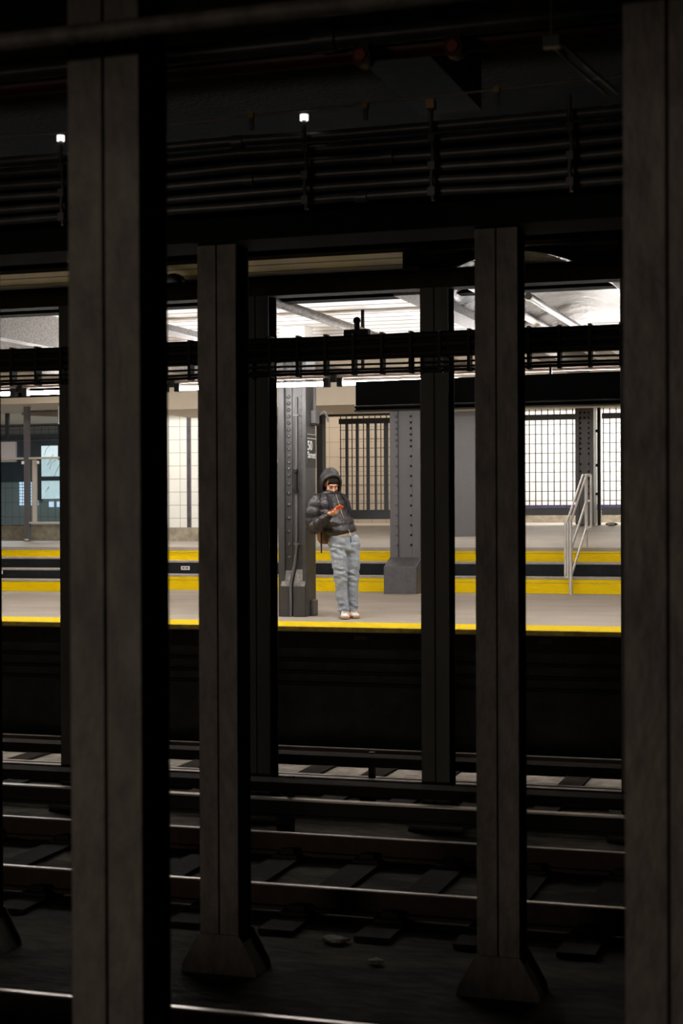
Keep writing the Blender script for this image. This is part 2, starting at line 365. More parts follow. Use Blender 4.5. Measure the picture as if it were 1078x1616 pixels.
# transverse pipes
def pipe(name, pts, r, m, label, cat, group=None, coll=None):
    t = thing(name, pts[0], label, cat, group)
    MB().tube(pts, r, 12).build('pipe', m, t)
    if coll:
        for q in coll: MB().tube(q, r * 1.35, 12).build('collar', m, t)
    return t
pipe('ceiling_pipe', [(-4.85, 12.5, 4.17), (-4.78, 16, 4.14), (-4.72, 20.5, 4.14)], .045, m_rust, 'rusty pipe crossing the bright boarded ceiling above the person', 'pipe')
pipe('ceiling_pipe', [(-3.05, 12.4, 4.20), (-3.05, 20.8, 4.20)], .035, m_alu, 'thin shiny pipe beside the paint-dripped crossbeam', 'pipe')
pipe('ceiling_pipe', [(-2.45, 12.5, 4.02), (-2.45, 20.6, 4.02)], .03, m_alu, 'shiny slanting pipe under the glossy arch at right', 'pipe')
pipe('ceiling_pipe', [(-5.62, 8.5, 4.28), (-5.55, 12.1, 4.27), (-5.5, 13.2, 4.27)], .07, m_dark, 'thick dark pipe crossing below the dim boards, centre left', 'pipe', coll=[[(-5.53, 12.55, 4.27), (-5.52, 12.62, 4.27)]])
# row-three girder and row-two girder
t = thing('girder', (-6, 12.2, 4.07), 'olive girder running along the tops of the farthest column row', 'girder')
MB().box(XL, XR, 12.12, 12.3, 4.07, 4.19).build('girder_web', m_olive, t)
MB().box(XL, XR, 12.05, 12.37, 4.19, 4.21).build('flange', m_dark, t)
t = thing('girder', (-6, 8.2, 3.83), 'black girder below the cable rack on the middle column row', 'girder')
MB().box(XL, XR, 8.12, 8.3, 3.83, 4.3).build('girder_web', m_soot, t)
MB().box(XL, XR, 8.02, 8.4, 3.81, 3.83).build('flange', m_soot, t)

# ================================================================== STEEL COLUMNS BETWEEN THE TRACKS
def column(xc, P, zt, mm, label, group, foot=True, capflare=False):
    t = thing('steel_column', (xc, P, TB), label, 'column', group)
    hw = .113; d = .2; th = .014
    fr = MB().box(xc - hw, xc - .004, P - d / 2, P - d / 2 + th, TB, zt).box(xc + .004, xc + hw, P - d / 2, P - d / 2 + th, TB, zt)
    fr.build('front_flange', mm, t, bevel=.003)
    MB().box(xc - hw, xc - .004, P + d / 2 - th, P + d / 2, TB, zt).box(xc + .004, xc + hw, P + d / 2 - th, P + d / 2, TB, zt).build('rear_flange', mm, t, bevel=.003)
    MB().box(xc - .010, xc + .010, P - d / 2 + th * .8, P + d / 2 - th * .8, TB, zt).build('web', m_dark, t)  # dark material puts the recess shade into the web's colour
    if foot:
        for s in (-1, 1):
            y = P + s * (d / 2 + .008)
            g = MB().poly([(xc - hw - .11, y - .006, TB + .002), (xc + hw + .11, y - .006, TB + .002), (xc + hw + .10, y - .006, TB + .05), (xc + hw + .004, y - .006, TB + .22), (xc - hw - .004, y - .006, TB + .22), (xc - hw - .10, y - .006, TB + .05)], (0, .012, 0))
            g.build('gusset_plate', mm, t)
        for sg_ in (-1, 1):
            MB().poly([(xc + sg_ * (hw + .01), P - .1, TB + .002), (xc + sg_ * (hw + .10), P - .1, TB + .002), (xc + sg_ * (hw + .01), P - .1, TB + .17)], (0, .2, 0)).build('foot_bracket', mm, t)
    if capflare:
        MB().poly([(xc - hw, P - .11, zt - .18), (xc + hw, P - .11, zt - .18), (xc + hw + .13, P - .11, zt), (xc - hw - .13, P - .11, zt)], (0, .22, 0)).build('cap_plate', m_dark, t)
    return t
c1 = column(-2.057, 4.28, 4.775, m_front, 'large blurred brown-grey steel column nearest the camera at left', 'near column row')
m_bolt = m_front
c2 = column(-.457, 4.28, 4.775, m_front, 'large blurred brown-grey steel column filling the right edge of the view', 'near column row')
column(-3.657, 4.28, 4.775, m_front, 'near row steel column just outside the left edge of the view', 'near column row')
MB().box(-2.01, -1.97, 4.166, 4.18, 3.72, 3.77).build('bolt_plate', m_cap, c1)
MB().box(-2.145, -2.105, 4.166, 4.18, 3.72, 3.77).build('bolt_plate', m_front, c1)
MB().ball((-.335, 4.165, 1.30), .016).build('bolt_head', m_wire, c2)
column(-3.318, 8.22, 3.81, m_front, 'middle-row steel column with a splayed foot, left of the person', 'middle column row')
column(-1.762, 8.22, 3.81, m_front, 'middle-row steel column with a splayed foot, right of the person', 'middle column row')
column(-4.874, 8.22, 3.81, m_front, 'middle-row column hidden behind the large near left column', 'middle column row')
column(-.206, 8.22, 3.81, m_front, 'middle-row column hidden behind the large near right column', 'middle column row')
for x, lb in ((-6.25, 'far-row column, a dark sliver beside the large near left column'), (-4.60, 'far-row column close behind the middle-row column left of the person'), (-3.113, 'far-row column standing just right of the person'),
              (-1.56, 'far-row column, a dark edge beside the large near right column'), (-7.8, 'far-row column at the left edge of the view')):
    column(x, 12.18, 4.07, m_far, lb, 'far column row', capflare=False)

# ================================================================== CABLE RACK IN FRONT OF THE MIDDLE GIRDER
rack_z = (3.925, 3.985, 4.05, 4.115, 4.185, 4.25)
names_c = ['lowest', 'second lowest', 'third from the bottom', 'third from the top', 'second highest', 'topmost']
for z, nme in zip(rack_z, names_c):
    rr = .021 if z < 4.1 else .026
    t = thing('conduit', (-3, 7.66, z), 'dark conduit on the upper cable rack, %s of its six' % nme, 'conduit', 'conduits on the upper cable rack')
    pts = [(-9 + .5 * i, 7.66 + (.02 if i % 2 else 0) * random.random(), z + .006 * math.sin(i * 1.7 + z * 9)) for i in range(24)]
    MB().tube(pts, rr, 10).build('pipe', m_cond, t)
    MB().tube([(-2.9 + .7 * math.sin(z * 31), 7.66, z), (-2.84 + .7 * math.sin(z * 31), 7.66, z)], rr * 1.35, 10).build('coupling', m_cond, t)
tag(MB().tube([(-9, 7.52, 4.345), (-6, 7.52, 4.35), (-4.3, 7.55, 4.35), (-3.3, 7.55, 4.34), (-2.3, 7.55, 4.36), (-1.03, 7.55, 4.385), (1.5, 7.55, 4.43)], .0055, 6).build('messenger_wire', m_wire),
    'thin pale wire stretched above the upper cable rack', 'wire')
hl = {-5.33: 'hanger strap of the cable rack, outside the left edge', -3.985: 'hanger strap with a white cap on top, far left of the cable rack', -2.626: 'hanger strap with a bright white cap, left of the brass-clamped one', -1.97: 'hanger strap with a brass clamp near the middle of the cable rack', -1.29: 'bare dark hanger strap at the right of the cable rack'}
first = None
for x, lb in hl.items():
    t = thing('rack_hanger', (x, 7.6, 3.87), lb, 'hanger', 'hangers of the upper cable rack')
    MB().tube([(x + .01, 7.60, 3.87), (x, 7.60, 3.98), (x + .012, 7.60, 4.1), (x, 7.60, 4.2), (x, 7.60, 4.33)], .011, 8).build('strap', m_cond, t)
    for z in rack_z[::2]: MB().box(x - .014, x + .02, 7.585, 7.62, z - .028, z + .012).build('lug', m_cond, t)
    if x in (-3.985, -2.626): MB().tube([(x, 7.6, 4.315), (x, 7.6, 4.345)], .021, 12).build('cap', mat('glowing_white_cap', (.9, .88, .84), .3, emit=(1, .93, .85), estr=0.9), t)  # cap is no lamp; emission paints its bright reflection
    if x == -1.97: MB().box(x - .02, x + .02, 7.58, 7.63, 4.32, 4.365).build('clamp', m_brass, t)
for x, lb in ((-2.89, 'small brass wire clip at the left of the pale wire'), (-2.29, 'small brass wire clip between the two capped hangers'), (-1.63, 'small brass wire clip right of the brass-clamped hanger')):
    z = 4.35 if x < -2 else 4.37
    t = thing('wire_clip', (x, 7.55, z - .05), lb, 'clip', 'brass clips on the pale wire')
    MB().box(x - .014, x + .014, 7.535, 7.57, z - .012, z + .016).build('clamp', m_brass, t)
    MB().box(x - .01, x + .01, 7.545, 7.565, z - .07, z - .012).build('stem', m_cond, t)
# pipes above
pipe('sprinkler_pipe', [(-8, 6.5, 4.36), (2.5, 6.5, 4.38)], .042, m_cond, 'grey pipe running beside the dark red pipe near the top', 'pipe', coll=[[(-2.2, 6.5, 4.374), (-2.1, 6.5, 4.374)]])
pipe('sprinkler_pipe', [(-8, 6.62, 4.33), (2.5, 6.62, 4.35)], .045, m_red, 'dark red pipe near the top of the view', 'pipe')
pipe('ceiling_pipe', [(-7, 3.9, 3.655), (2, 3.9, 3.675)], .024, m_front, 'pipe crossing in front of the large near left column at its top', 'pipe')
for x, lb in ((-1.967, 'left of the two dark red octagonal valve caps'), (-1.57, 'right of the two dark red octagonal valve caps')):
    t = thing('valve', (x, 6.5, 4.24), lb, 'valve', 'red valve caps on the pipe')
    MB().tube([(x, 6.42, 4.27), (x, 6.5, 4.27)], .042, 8).build('body', m_red, t)
    MB().tube([(x, 6.405, 4.27), (x, 6.42, 4.27)], .024, 12).build('cap', mat('faded_red', (.45, .10, .06), .4), t)
    MB().box(x - .02, x + .02, 6.47, 6.52, 4.27, 4.4).build('hanger', m_red, t)
pr = thing('fluorescent_fixture', (-1.03, 6.3, 4.3), 'unlit slim clear tube hanging diagonally at the upper right', 'light')
for dx in (-.022, .022):
    MB().tube([(-1.03 + dx, 5.7, 4.045), (-.90 + dx, 6.3, 3.99)], .006, 8).build('tube', mat('clear_tube', (.4, .42, .4), .15, metal=.6), pr)
MB().box(-1.06, -1.0, 5.68, 5.72, 4.02, 4.06).build('end_cap', m_cond, pr)
MB().tube([(-1.03, 5.70, 4.06), (-1.03, 5.70, 4.79)], .006, 6).build('hanging_wire', m_cond, pr)

# ================================================================== LOWER CABLE RACK ON THE FAR COLUMN ROW
tr = thing('cable_tray', (-6, 12.0, 3.505), 'solid black cable trunking along the lower rack on the far columns', 'trunking')
MB().box(-16, 4, 11.96, 12.04, 3.52, 3.70).build('trunking', m_dark, tr)
for z, nme, r in zip((3.412, 3.437, 3.475, 3.545, 3.612, 3.68), ('lowest', 'second lowest', 'third from the bottom', 'third from the top', 'second highest', 'topmost'), (.012, .010, .009, .03, .032, .028)):
    t = thing('conduit', (-6, 11.92, z), 'black conduit on the lower cable rack, %s of its six' % nme, 'conduit', 'conduits on the lower cable rack')
    MB().tube([(-15 + .8 * i, 11.92, z + .004 * math.sin(i * 2.1 + z * 7)) for i in range(26)], r, 10).build('pipe', m_dark, t)
br0 = thing('rack_bracket', (-9.0, 11.95, 3.37), 'small black bracket strapping the lower cable rack', 'bracket', 'brackets of the lower cable rack')
MB().box(-9.012, -8.988, 11.87, 11.96, 3.39, 3.715).build('strap', m_dark, br0)
MB().ball((-9.0, 11.87, 3.705), .010, seg=8).build('bolt', m_brass, br0)
for i in range(1, 36): dup(br0, dx=(i * .23, 0, 0))
t = thing('valve', (-3.72, 11.95, 3.71), 'black knobbed fitting standing up from the lower cable rack', 'valve')
MB().tube([(-3.70, 11.95, 3.70), (-3.70, 11.95, 3.82)], .022, 10).build('stem', m_dark, t)
MB().box(-3.80, -3.60, 11.92, 11.98, 3.70, 3.75).ball((-3.70, 11.95, 3.82), .03, seg=10).build('body', m_dark, t)

# ================================================================== RAILS, SLEEPERS, THIRD RAILS
def rail(P, label):
    t = thing('running_rail', (-5, P, -.15), label, 'rail', 'running rails')
    MB().box(XL, XR, P - .020, P + .020, -.005, 0).build('running_surface', m_rail, t, bevel=.002)
    MB().box(XL, XR, P - .034, P + .034, -.032, -.005).box(XL, XR, P - .01, P + .01, -.13, -.032).box(XL, XR, P - .065, P + .065, -.15, -.128).build('rail_web', m_railb, t)
for P, lb in ((14.90, 'farthest running rail, beneath the platform edge'), (13.40, 'nearer rail of the far track'), (10.96, 'farther rail of the middle track'), (9.46, 'nearer rail of the middle track'), (7.01, 'rail of the nearest track, lowest in view')):
    rail(P, lb)
def sleeper(x, P, label):
    t = thing('sleeper', (x, P, TB), label, 'sleeper', label)
    MB().box(x - .11, x + .11, P - 1.25, P + 1.25, TB + .002, TB + .03).build('timber', m_darkbrown, t)
    for s in (-.75, .75):
        f = MB().box(x - .09, x + .09, P + s - .17, P + s + .17, TB + .03, TB + .05); f.build('tie_plate', m_dark, t)
        for q_ in (-.105, .105): MB().box(x - .05, x + .05, P + s + q_ - .025, P + s + q_ + .025, TB + .05, TB + .085).build('rail_clip', m_dark, t)
    return t
s0 = sleeper(-10.5, 14.15, 'dark sleeper block in the pale bed of the far track')
for i in range(1, 17): dup(s0, dx=(i * .62, 0, 0))
s1 = sleeper(-7.5, 10.21, 'dark sleeper under the middle track')
for i in range(1, 14): dup(s1, dx=(i * .60, 0, 0))
s2 = sleeper(-4.6, 6.26, 'dark sleeper under the nearest track')
for i in range(1, 9): dup(s2, dx=(i * .60, 0, 0))
# pale slabs glimpsed between the far sleepers
def third(P, zr, zb, lab1, lab2, px):
    t = thing('third_rail', (-5, P, -.1), lab1, 'third rail', 'third rails')
    MB().box(XL, XR, P - .04, P + .04, zr - .012, zr).build('running_surface', m_rail, t)
    MB().box(XL, XR, P - .012, P + .012, zr - .13, zr - .02).box(XL, XR, P - .05, P + .05, zr - .14, zr - .12).build('rail_web', m_dark, t)
    b = thing('protection_board', (-5, P, zb), lab2, 'board', 'third rail protection boards')
    MB().box(XL, XR, P - .10, P + .10, zb, zb + .04).box(XL, XR, P - .112, P - .09, zb - .035, zb + .04).build('board', m_darkbrown, b)
    for x in px:
        MB().box(x - .025, x + .025, P + .10, P + .15, TB, zb + .05).build('post', m_dark, b)
        MB().box(x - .05, x + .05, P - .06, P + .06, TB, zr - .13).build('insulator', m_dark, b)
third(11.64, .115, .215, 'third rail beside the middle track, under the nearer board', 'long dark board over the nearer third rail', [-6.9, -4.2, -1.5, 1.2])
third(12.72, .10, .255, 'third rail beside the far track, under the farther board', 'long dark board over the farther third rail', [-9.3, -6.6, -3.86, -1.2, 1.5])
# litter on the bed
for x, P, s, lb in ((-2.9, 8.9, .05, 'crumpled pale scrap on the bed between the middle columns'), (-1.9, 14.1, .03, 'small orange-lit scrap in the far track, at right'), (-2.55, 8.55, .03, 'small scrap near the foot of the right middle column')):
    b = MB()
    b.ball((x, P, TB + .02 + (.035 if P > 13 else 0)), s, 1.6, 1.1, .35, seg=10)
    for v in b.bm.verts: v.co += Vector((noise.noise(v.co * 31), noise.noise(v.co * 29 + Vector((7, 0, 0))), 0)) * s * .7
    b.smooth = False
    tag(b.build('litter', m_slab), lb, 'litter')
# rubbing board under the platform edge
t = thing('rubbing_board', (-5, 15.6, .93), 'dark board along the side of the platform edge', 'board')
MB().box(XL, XR, 15.60, 15.66, .90, 1.07).build('board', m_darkbrown, t)
for x in (-7.55, -6.1, -4.8, -3.95, -2.9, -2.3):
    MB().box(x - .07, x + .07, 15.585, 15.60, 1.0, 1.04).build('bracket', m_railb if x < -3 else m_olive, t)
t = thing('wall_cable', (-5, 15.93, .6), 'dark cable run on the sooty wall under the platform', 'cable')
for z in (.75, .62, .5): MB().tube([(XL + .1, 15.925, z), (XR - .1, 15.925, z)], .02, 8).build('cable', m_dark, t)

# ================================================================== PLATFORM LIGHTING
fx = {-12.54: None, -10.70: None, -8.86: None, -7.02: None, -5.18: None, -3.34: None, -1.5: None}
lbl = ['lit fluorescent fixture outside the left edge', 'lit fluorescent fixture cut by the left edge of the view', 'lit fluorescent fixture at left, over the glass barrier', 'lit fluorescent fixture over the white tiled wall',
       'lit fluorescent fixture in front of the riveted pillar', 'lit fluorescent fixture starting left of the black panel', 'lit fluorescent fixture above the black panel at right', ]
m_tube2 = mat('added_inner_tube_glow', (1, 1, 1), .4, emit=(1, .96, .92), estr=20)  # inner tubes are added, out of sight, to brighten the ceiling boards
for i, x in enumerate((-13.4, -11.3, -9.2, -7.1, -5.0, -2.9, -.8)):
    t = thing('fluorescent_fixture', (x, 18.5, 4.13), 'added lit tube brightening the boarded ceiling, hidden behind the lower cable rack', 'light', 'added inner row of tubes')
    MB().tube([(x - .85, 18.5, 4.165), (x + .85, 18.5, 4.165)], .018, 12).build('tube', m_tube2, t)
    for q in (-.88, .88): MB().box(x + q - .02, x + q + .02, 18.48, 18.52, 4.14, 4.395).build('socket', m_white, t)
# each fixture spans from one gap to the next
gaps = [-12.54, -10.70, -8.86, -7.02, -5.18, -3.34, -1.5, .34]
for (a, b), lb in zip(zip(gaps, gaps[1:]), lbl):
    t = thing('fluorescent_fixture', ((a + b) / 2, 15.9, 3.61), lb, 'light', 'platform edge tubes')
    MB().tube([(a + .11, 15.9, 3.645), (b - .11, 15.9, 3.645)], .022, 14).build('tube', m_tube, t)
    for x in (a + .075, b - .075): MB().box(x - .03, x + .03, 15.86, 15.94, 3.61, 3.70).build('socket', m_dark, t)
    MB().box(a + .04, b - .04, 15.885, 15.915, 3.70, 3.73).build('housing', m_hous, t)
    MB().box(b - .03, b + .03, 15.87, 15.93, 3.66, 3.74).build('cable_box', m_dark, t)
fas = thing('light_rail', (-5, 16.0, 3.74), 'pinkish metal trunking carrying the platform edge tubes', 'trunking')
MB().box(XL, XR, 15.88, 15.93, 3.735, 3.775).build('trunking', m_hous, fas)
for i in range(12):
    MB().box(-14 + i * 1.52, -13.97 + i * 1.52, 15.9, 15.93, 3.76, 4.4).build('drop_rod', m_dark, fas)
bx = thing('black_panel', (-3, 15.7, 3.33), 'long black panel hanging over the platform edge at right', 'panel')
MB().poly([(-4.868, 15.66, 3.33), (-4.868, 15.66, 3.64), (1.5, 15.66, 3.688), (1.5, 15.66, 3.33)], (0, .08, 0)).build('panel', m_box, bx, bevel=.006)
MB().box(-4.868, 1.5, 15.62, 15.78, 3.33, 3.345).tube([(-4.868, 15.64, 3.38), (1.5, 15.64, 3.38)], .014, 8).build('lower_lip', mat('satin_black', (.02, .02, .02), .3), bx)
for x in (-2.87, -2.16, -.5): MB().box(x - .012, x + .012, 15.75, 15.80, 3.33, 3.76).build('hanger', m_dark, bx)

# ================================================================== RIVETED PILLARS
def rivets(xs_z, P, r, parent, m):
    x, z = xs_z[0]
    b = MB(); b.ball((x, P, z), r, 1, .6, 1, seg=12); o = b.build('rivet', m, parent)
    part_copies(o, [(xx - x, 0, zq - z + G * (xx - x)) for xx, zq in xs_z[1:]])
# pillar the person leans on
X0, X1, PF, PB = -6.205, -5.868, 17.0, 17.33
t = thing('riveted_pillar', ((X0 + X1) / 2, 17.16, 1.118), 'charcoal riveted steel pillar the hooded person leans on', 'pillar')
MB().box(X0, X0 + .075, PF, PB, 1.118, 4.19).build('left_flange', m_pillar, t, bevel=.006)
MB().box(X1 - .05, X1, PF, PB, 1.118, 4.19).build('right_flange', m_pillar, t, bevel=.006)
wbm = MB().box(X0 + .075, X1 - .05, PF + .06, PB - .04, 1.118, 4.19).box(X0 + .075, X0 + .155, PF + .045, PF + .06, 1.118, 4.19)
wbm.build('web', m_pillar, t, bevel=.003)
MB().box(X0 + .02, X1 - .02, PF + .02, PB - .02, 4.19, 4.395).build('seat_block', m_white, t)
rz = [3.60 - .074 * i for i in range(13)]; z = rz[-1]
for i in range(12): z -= .074 + .075 * min(1, (i + 1) / 4); rz.append(z)
rivets([(X0 + .115, z) for z in rz if z > 1.7], PF + .045, .023, t, m_pillar)
rivets([(X1 - .062, z) for z in rz if z > 1.7], PF + .055, .016, t, m_pillar)
for a, b in ((X0 + .03, X0 + .138), (X0 + .178, X1 - .012)):
    MB().poly([(a, PF - .02, 1.118), (a, PF - .02, 1.46), (a + .02, PF + .055, 1.64), (a + .02, PF + .06, 1.118)], (b - a, 0, 0)).build('base_block', m_pillar, t, bevel=.008)
    MB().poly([(a + .004, PF - .019, 1.463), (a + .022, PF + .05, 1.645), (a + .022, PF + .05, 1.650), (a + .004, PF - .019, 1.470)], (b - a - .01, 0, 0)).build('cap_slope', m_cap, t)
MB().tube([(X0 + .157, PF - .03, 1.12), (X0 + .157, PF - .03, 1.5), (X0 + .19, PF + .03, 1.74), (X0 + .205, PF + .045, 1.9), (X0 + .205, PF + .045, 2.55)], .016, 10).build('conduit', m_pillar_lt, t)
MB().tube([(X0 + .205, PF + .045, 2.75), (X0 + .21, PF + .045, 3.6)], .013, 10).build('conduit', m_pillar_lt, t)
k = MB().tube([(X0 + .2, PF + .03, 2.52), (X0 + .2, PF + .03, 2.56)], .03, 12).tube([(X0 + .2, PF + .03, 2.74), (X0 + .2, PF + .03, 2.78)], .028, 12).box(X0 + .185, X0 + .215, PF + .02, PF + .05, 2.56, 2.74)
k.build('bracket', m_dark, t)
for z in (3.38, 1.93): MB().box(X0 + .17, X0 + .24, PF + .03, PF + .05, z, z + .02).build('pipe_clip', m_pillar_lt, t)
MB().box(X1, X1 + .035, PF + .14, PF + .30, 1.118, 1.30).build('foot_block', m_pillar_lt, t, bevel=.01)
# junction box on its side, with a camera-like bracket
jb = thing('junction_box', (X1 + .03, 17.28, 3.33), 'grey junction box on the side of the riveted pillar above the street sign', 'box')
MB().box(X1 + .001, X1 + .06, 17.16, 17.30, 3.30, 3.45).build('box', m_pillar_lt, jb, bevel=.006)
MB().box(X1 + .001, X1 + .07, 17.14, 17.31, 3.28, 3.295).build('shelf', m_dark, jb)
MB().tube([(X1 + .03, 17.24, 3.45), (X1 + .03, 17.24, 3.9)], .013, 8).build('conduit', m_pillar_lt, jb)
MB().tube([(X1 + .03, 17.20, 3.45), (X1 + .03, 17.20, 3.9)], .010, 8).build('conduit', m_pillar_lt, jb)
MB().chain([(X1 + .06, 17.3, 3.40), (X1 + .11, 17.32, 3.44), (X1 + .14, 17.34, 3.38), (X1 + .15, 17.34, 3.33)], [.014, .016, .014, .01], n=8).build('flex_cable', m_pillar_lt, jb)
# street sign on the pillar's side face
sg = thing('street_sign', (X1 + .004, 17.16, 2.80), 'black sign reading 50 Street on the side of the riveted pillar', 'sign')
MB().box(X1 + .001, X1 + .010, PF + .015, PB - .015, 2.80, 3.18).build('panel', m_sign, sg)
MB().box(X1 + .010, X1 + .012, PF + .02, PB - .02, 3.125, 3.133).box(X1 + .010, X1 + .012, PF + .02, PB - .02, 3.172, 3.178).build('white_line', m_letter, sg)
def text(body, name, loc, size, width, parent, m, rot):
    c = bpy.data.curves.new(name, 'FONT'); c.body = body; c.size = 1; c.extrude = .002; c.offset = .006
    o = bpy.data.objects.new(name, c); COL.objects.link(o); dg = bpy.context.evaluated_depsgraph_get()
    me = bpy.data.meshes.new_from_object(o.evaluated_get(dg)); bpy.data.objects.remove(o)
    xs = [v.co.x for v in me.vertices]; ys = [v.co.y for v in me.vertices]
    sx = width / (max(xs) - min(xs)); sy = size / (max(ys) - min(ys)); x0 = min(xs); y0 = min(ys)
    for v in me.vertices: v.co = rot @ Vector(((v.co.x - x0) * sx, (v.co.y - y0) * sy, v.co.z))
    me.materials.append(m); o = bpy.data.objects.new(name, me); COL.objects.link(o); o.parent = parent
    o.location = Vector(loc) - world_loc(parent) + Vector((0, 0, G * loc[0])); return o
RX = Matrix(((0, 0, 1), (1, 0, 0), (0, 1, 0)))                 # text x -> +Y, text y -> +Z, faces +X
text('50', 'lettering', (X1 + .0125, PF + .025, 2.995), .108, .155, sg, m_letter, RX)
text('Street', 'lettering', (X1 + .0125, PF + .025, 2.905), .078, .27, sg, m_letter, RX)
# second pillar, on a plinth
A0, A1, P2 = -6.30, -5.85, 21.9
t = thing('riveted_pillar', ((A0 + A1) / 2, 22.0, 1.118), 'grey riveted pillar on a concrete plinth at the foot of the steps', 'pillar')
MB().box(A0, A0 + .12, P2, P2 + .34, 1.55, 3.76).build('left_flange', m_pillar_lt, t, bevel=.006)
MB().box(A1 - .12, A1, P2, P2 + .34, 1.55, 3.76).build('right_flange', m_pillar_lt, t, bevel=.006)
MB().box(A0 + .12, A1 - .12, P2 + .03, P2 + .3, 1.55, 3.76).build('web', m_pillar_lt, t)
r2 = [3.62 - .085 * i for i in range(6)]; z = r2[-1]
for i in range(14): z -= .14; r2.append(z)
r2 = [z for z in r2 if z > 1.68]
rivets([(A0 + .10, z) for z in r2], P2, .021, t, m_pillar_lt)
rivets([(A1 - .145, z) for z in r2], P2 + .025, .017, t, m_dark)
MB().poly([(A0 - .005, P2 - .32, 1.10), (A0 - .005, P2 - .32, 1.50), (A0 - .005, P2 - .02, 1.62), (A0 - .005, P2 + .4, 1.62), (A0 - .005, P2 + .4, 1.10)], (A1 - A0 + .03, 0, 0)).build('plinth', m_plinth, t, bevel=.015)
# third pillar, between the gates
B0, B1, P3 = -4.66, -4.34, 27.95
t = thing('riveted_pillar', ((B0 + B1) / 2, 28.1, fz(28)), 'grey riveted pillar between the barred gates at right', 'pillar')
MB().box(B0, B0 + .07, P3, P3 + .4, 1.99, 4.045).build('left_flange', m_pillar_lt, t, bevel=.006)
MB().box(B1 - .07, B1, P3, P3 + .4, 1.99, 4.045).build('right_flange', m_pillar_lt, t, bevel=.006)
MB().box(B0 + .07, B1 - .07, P3 + .03, P3 + .35, 1.99, 4.045).build('web', m_pillar_lt, t)
r3 = [3.95 - .09 * i for i in range(9)] + [3.05 - .13 * i for i in range(5)]
rivets([(B0 + .085, z) for z in r3] + [(B1 - .085, z) for z in r3] + [(B0 + .16, 3.95), (B0 + .16, 3.86)], P3 + .03, .02, t, m_dark)

# ================================================================== BARRED GATES
def gate(x0, x1, P, ztop, zt0, zb0, zb1, label, thick, m_r, extra_top=True):
    t = thing('barred_gate', ((x0 + x1) / 2, P, zb0), label, 'gate', None)
    MB().box(x0, x1, P - .03, P + .03, zt0, ztop).build('top_rail', m_r, t, bevel=.004)
    MB().box(x0, x1, P - .04, P + .04, zb0, zb1).box(x0, x1, P - .045, P - .04, zb1 - .02, zb1 - .012).build('bottom_rail', m_r, t, bevel=.004)
    n = int((x1 - x0) / .11)
    b0 = None; top = 4.05 if extra_top else zt0
    for i in range(n + 1):
        x = x0 + .03 + i * .11
        if x > x1: break
        if b0 is None: b0 = MB().box(x - .008, x + .008, P - .014, P + .004, zb1, top).build('bar', m_gate, t); xf = x
        else: part_copies(b0, [(x - xf, 0, G * (x - xf))])
    h0 = None; z = zb1 + .12
    while z < top:
        if h0 is None: h0 = MB().box(x0, x1, P + .004, P + .014, z - .006, z + .006).build('crossbar', m_gate, t); zf = z
        else: part_copies(h0, [(0, 0, z - zf)])
        z += .168
    for x, wd in thick: MB().box(x - wd / 2, x + wd / 2, P - .025, P + .025, zb1 - .01, zt0 + .01).build('upright', m_gate, t)
    return t
gate(-7.6, -4.66, 28.0, 3.935, 3.835, 2.155, 2.29, 'barred gate with white wall behind, left of the riveted pillar by the handrail', [], m_gatel)
gate(-4.20, -1.0, 28.0, 3.935, 3.835, 2.155, 2.29, 'barred gate with white wall behind, at the far right', [], m_gatel)
gate(-9.02, -7.9, 28.0, 3.945, 3.845, 2.10, 2.27, 'barred gate in a dim passage just right of the person', [(-8.87, .05), (-8.67, .05), (-8.47, .045), (-8.31, .02), (-8.12, .08)], m_gate)
t = thing('gate_post', (-4.25, 28, fz(28)), 'slim black post right of the riveted gate pillar', 'post')
MB().box(-4.275, -4.225, 27.95, 28.05, fz(28), 4.05).build('post', m_dark, t)
for z in (3.6, 3.0, 2.5): MB().box(-4.31, -4.275, 27.98, 28.03, z, z + .05).build('hinge', m_dark, t)
for x, lb in ((-9.36, 'dark green-grey steel post left of the dim barred gate'), (-9.13, 'steel post beside the dim barred gate, the righter of two')):
    t = thing('gate_post', (x, 27.3, fz(27.3)), lb, 'post', 'posts left of the dim gate')
    MB().box(x - .06, x + .05, 27.2, 27.4, fz(27.3), 4.05).build('post', m_gate, t)
    MB().box(x - .09, x + .08, 27.17, 27.43, fz(27.3), fz(27.3) + .03).build('foot', m_gate, t)
t = thing('gate_header', (-9.0, 27.5, 3.95), 'dark steel header over the dim barred gate', 'header')
MB().box(-9.5, -7.6, 27.45, 27.55, 3.96, 4.04).build('header', m_gate, t)
ov = MB().ball((-4.0, 27.75, fz(27.8) + .03), .1, 1.1, .5, .28, seg=14)
t = tag(ov.build('bag', m_dark), 'small dark oval bundle with white marks at the foot of the right gate', 'bag')
for i in range(5): MB().box(-4.06 + i * .025, -4.045 + i * .025, 27.695, 27.70, fz(27.8) + .02, fz(27.8) + .04).build('mark', m_letter, t)

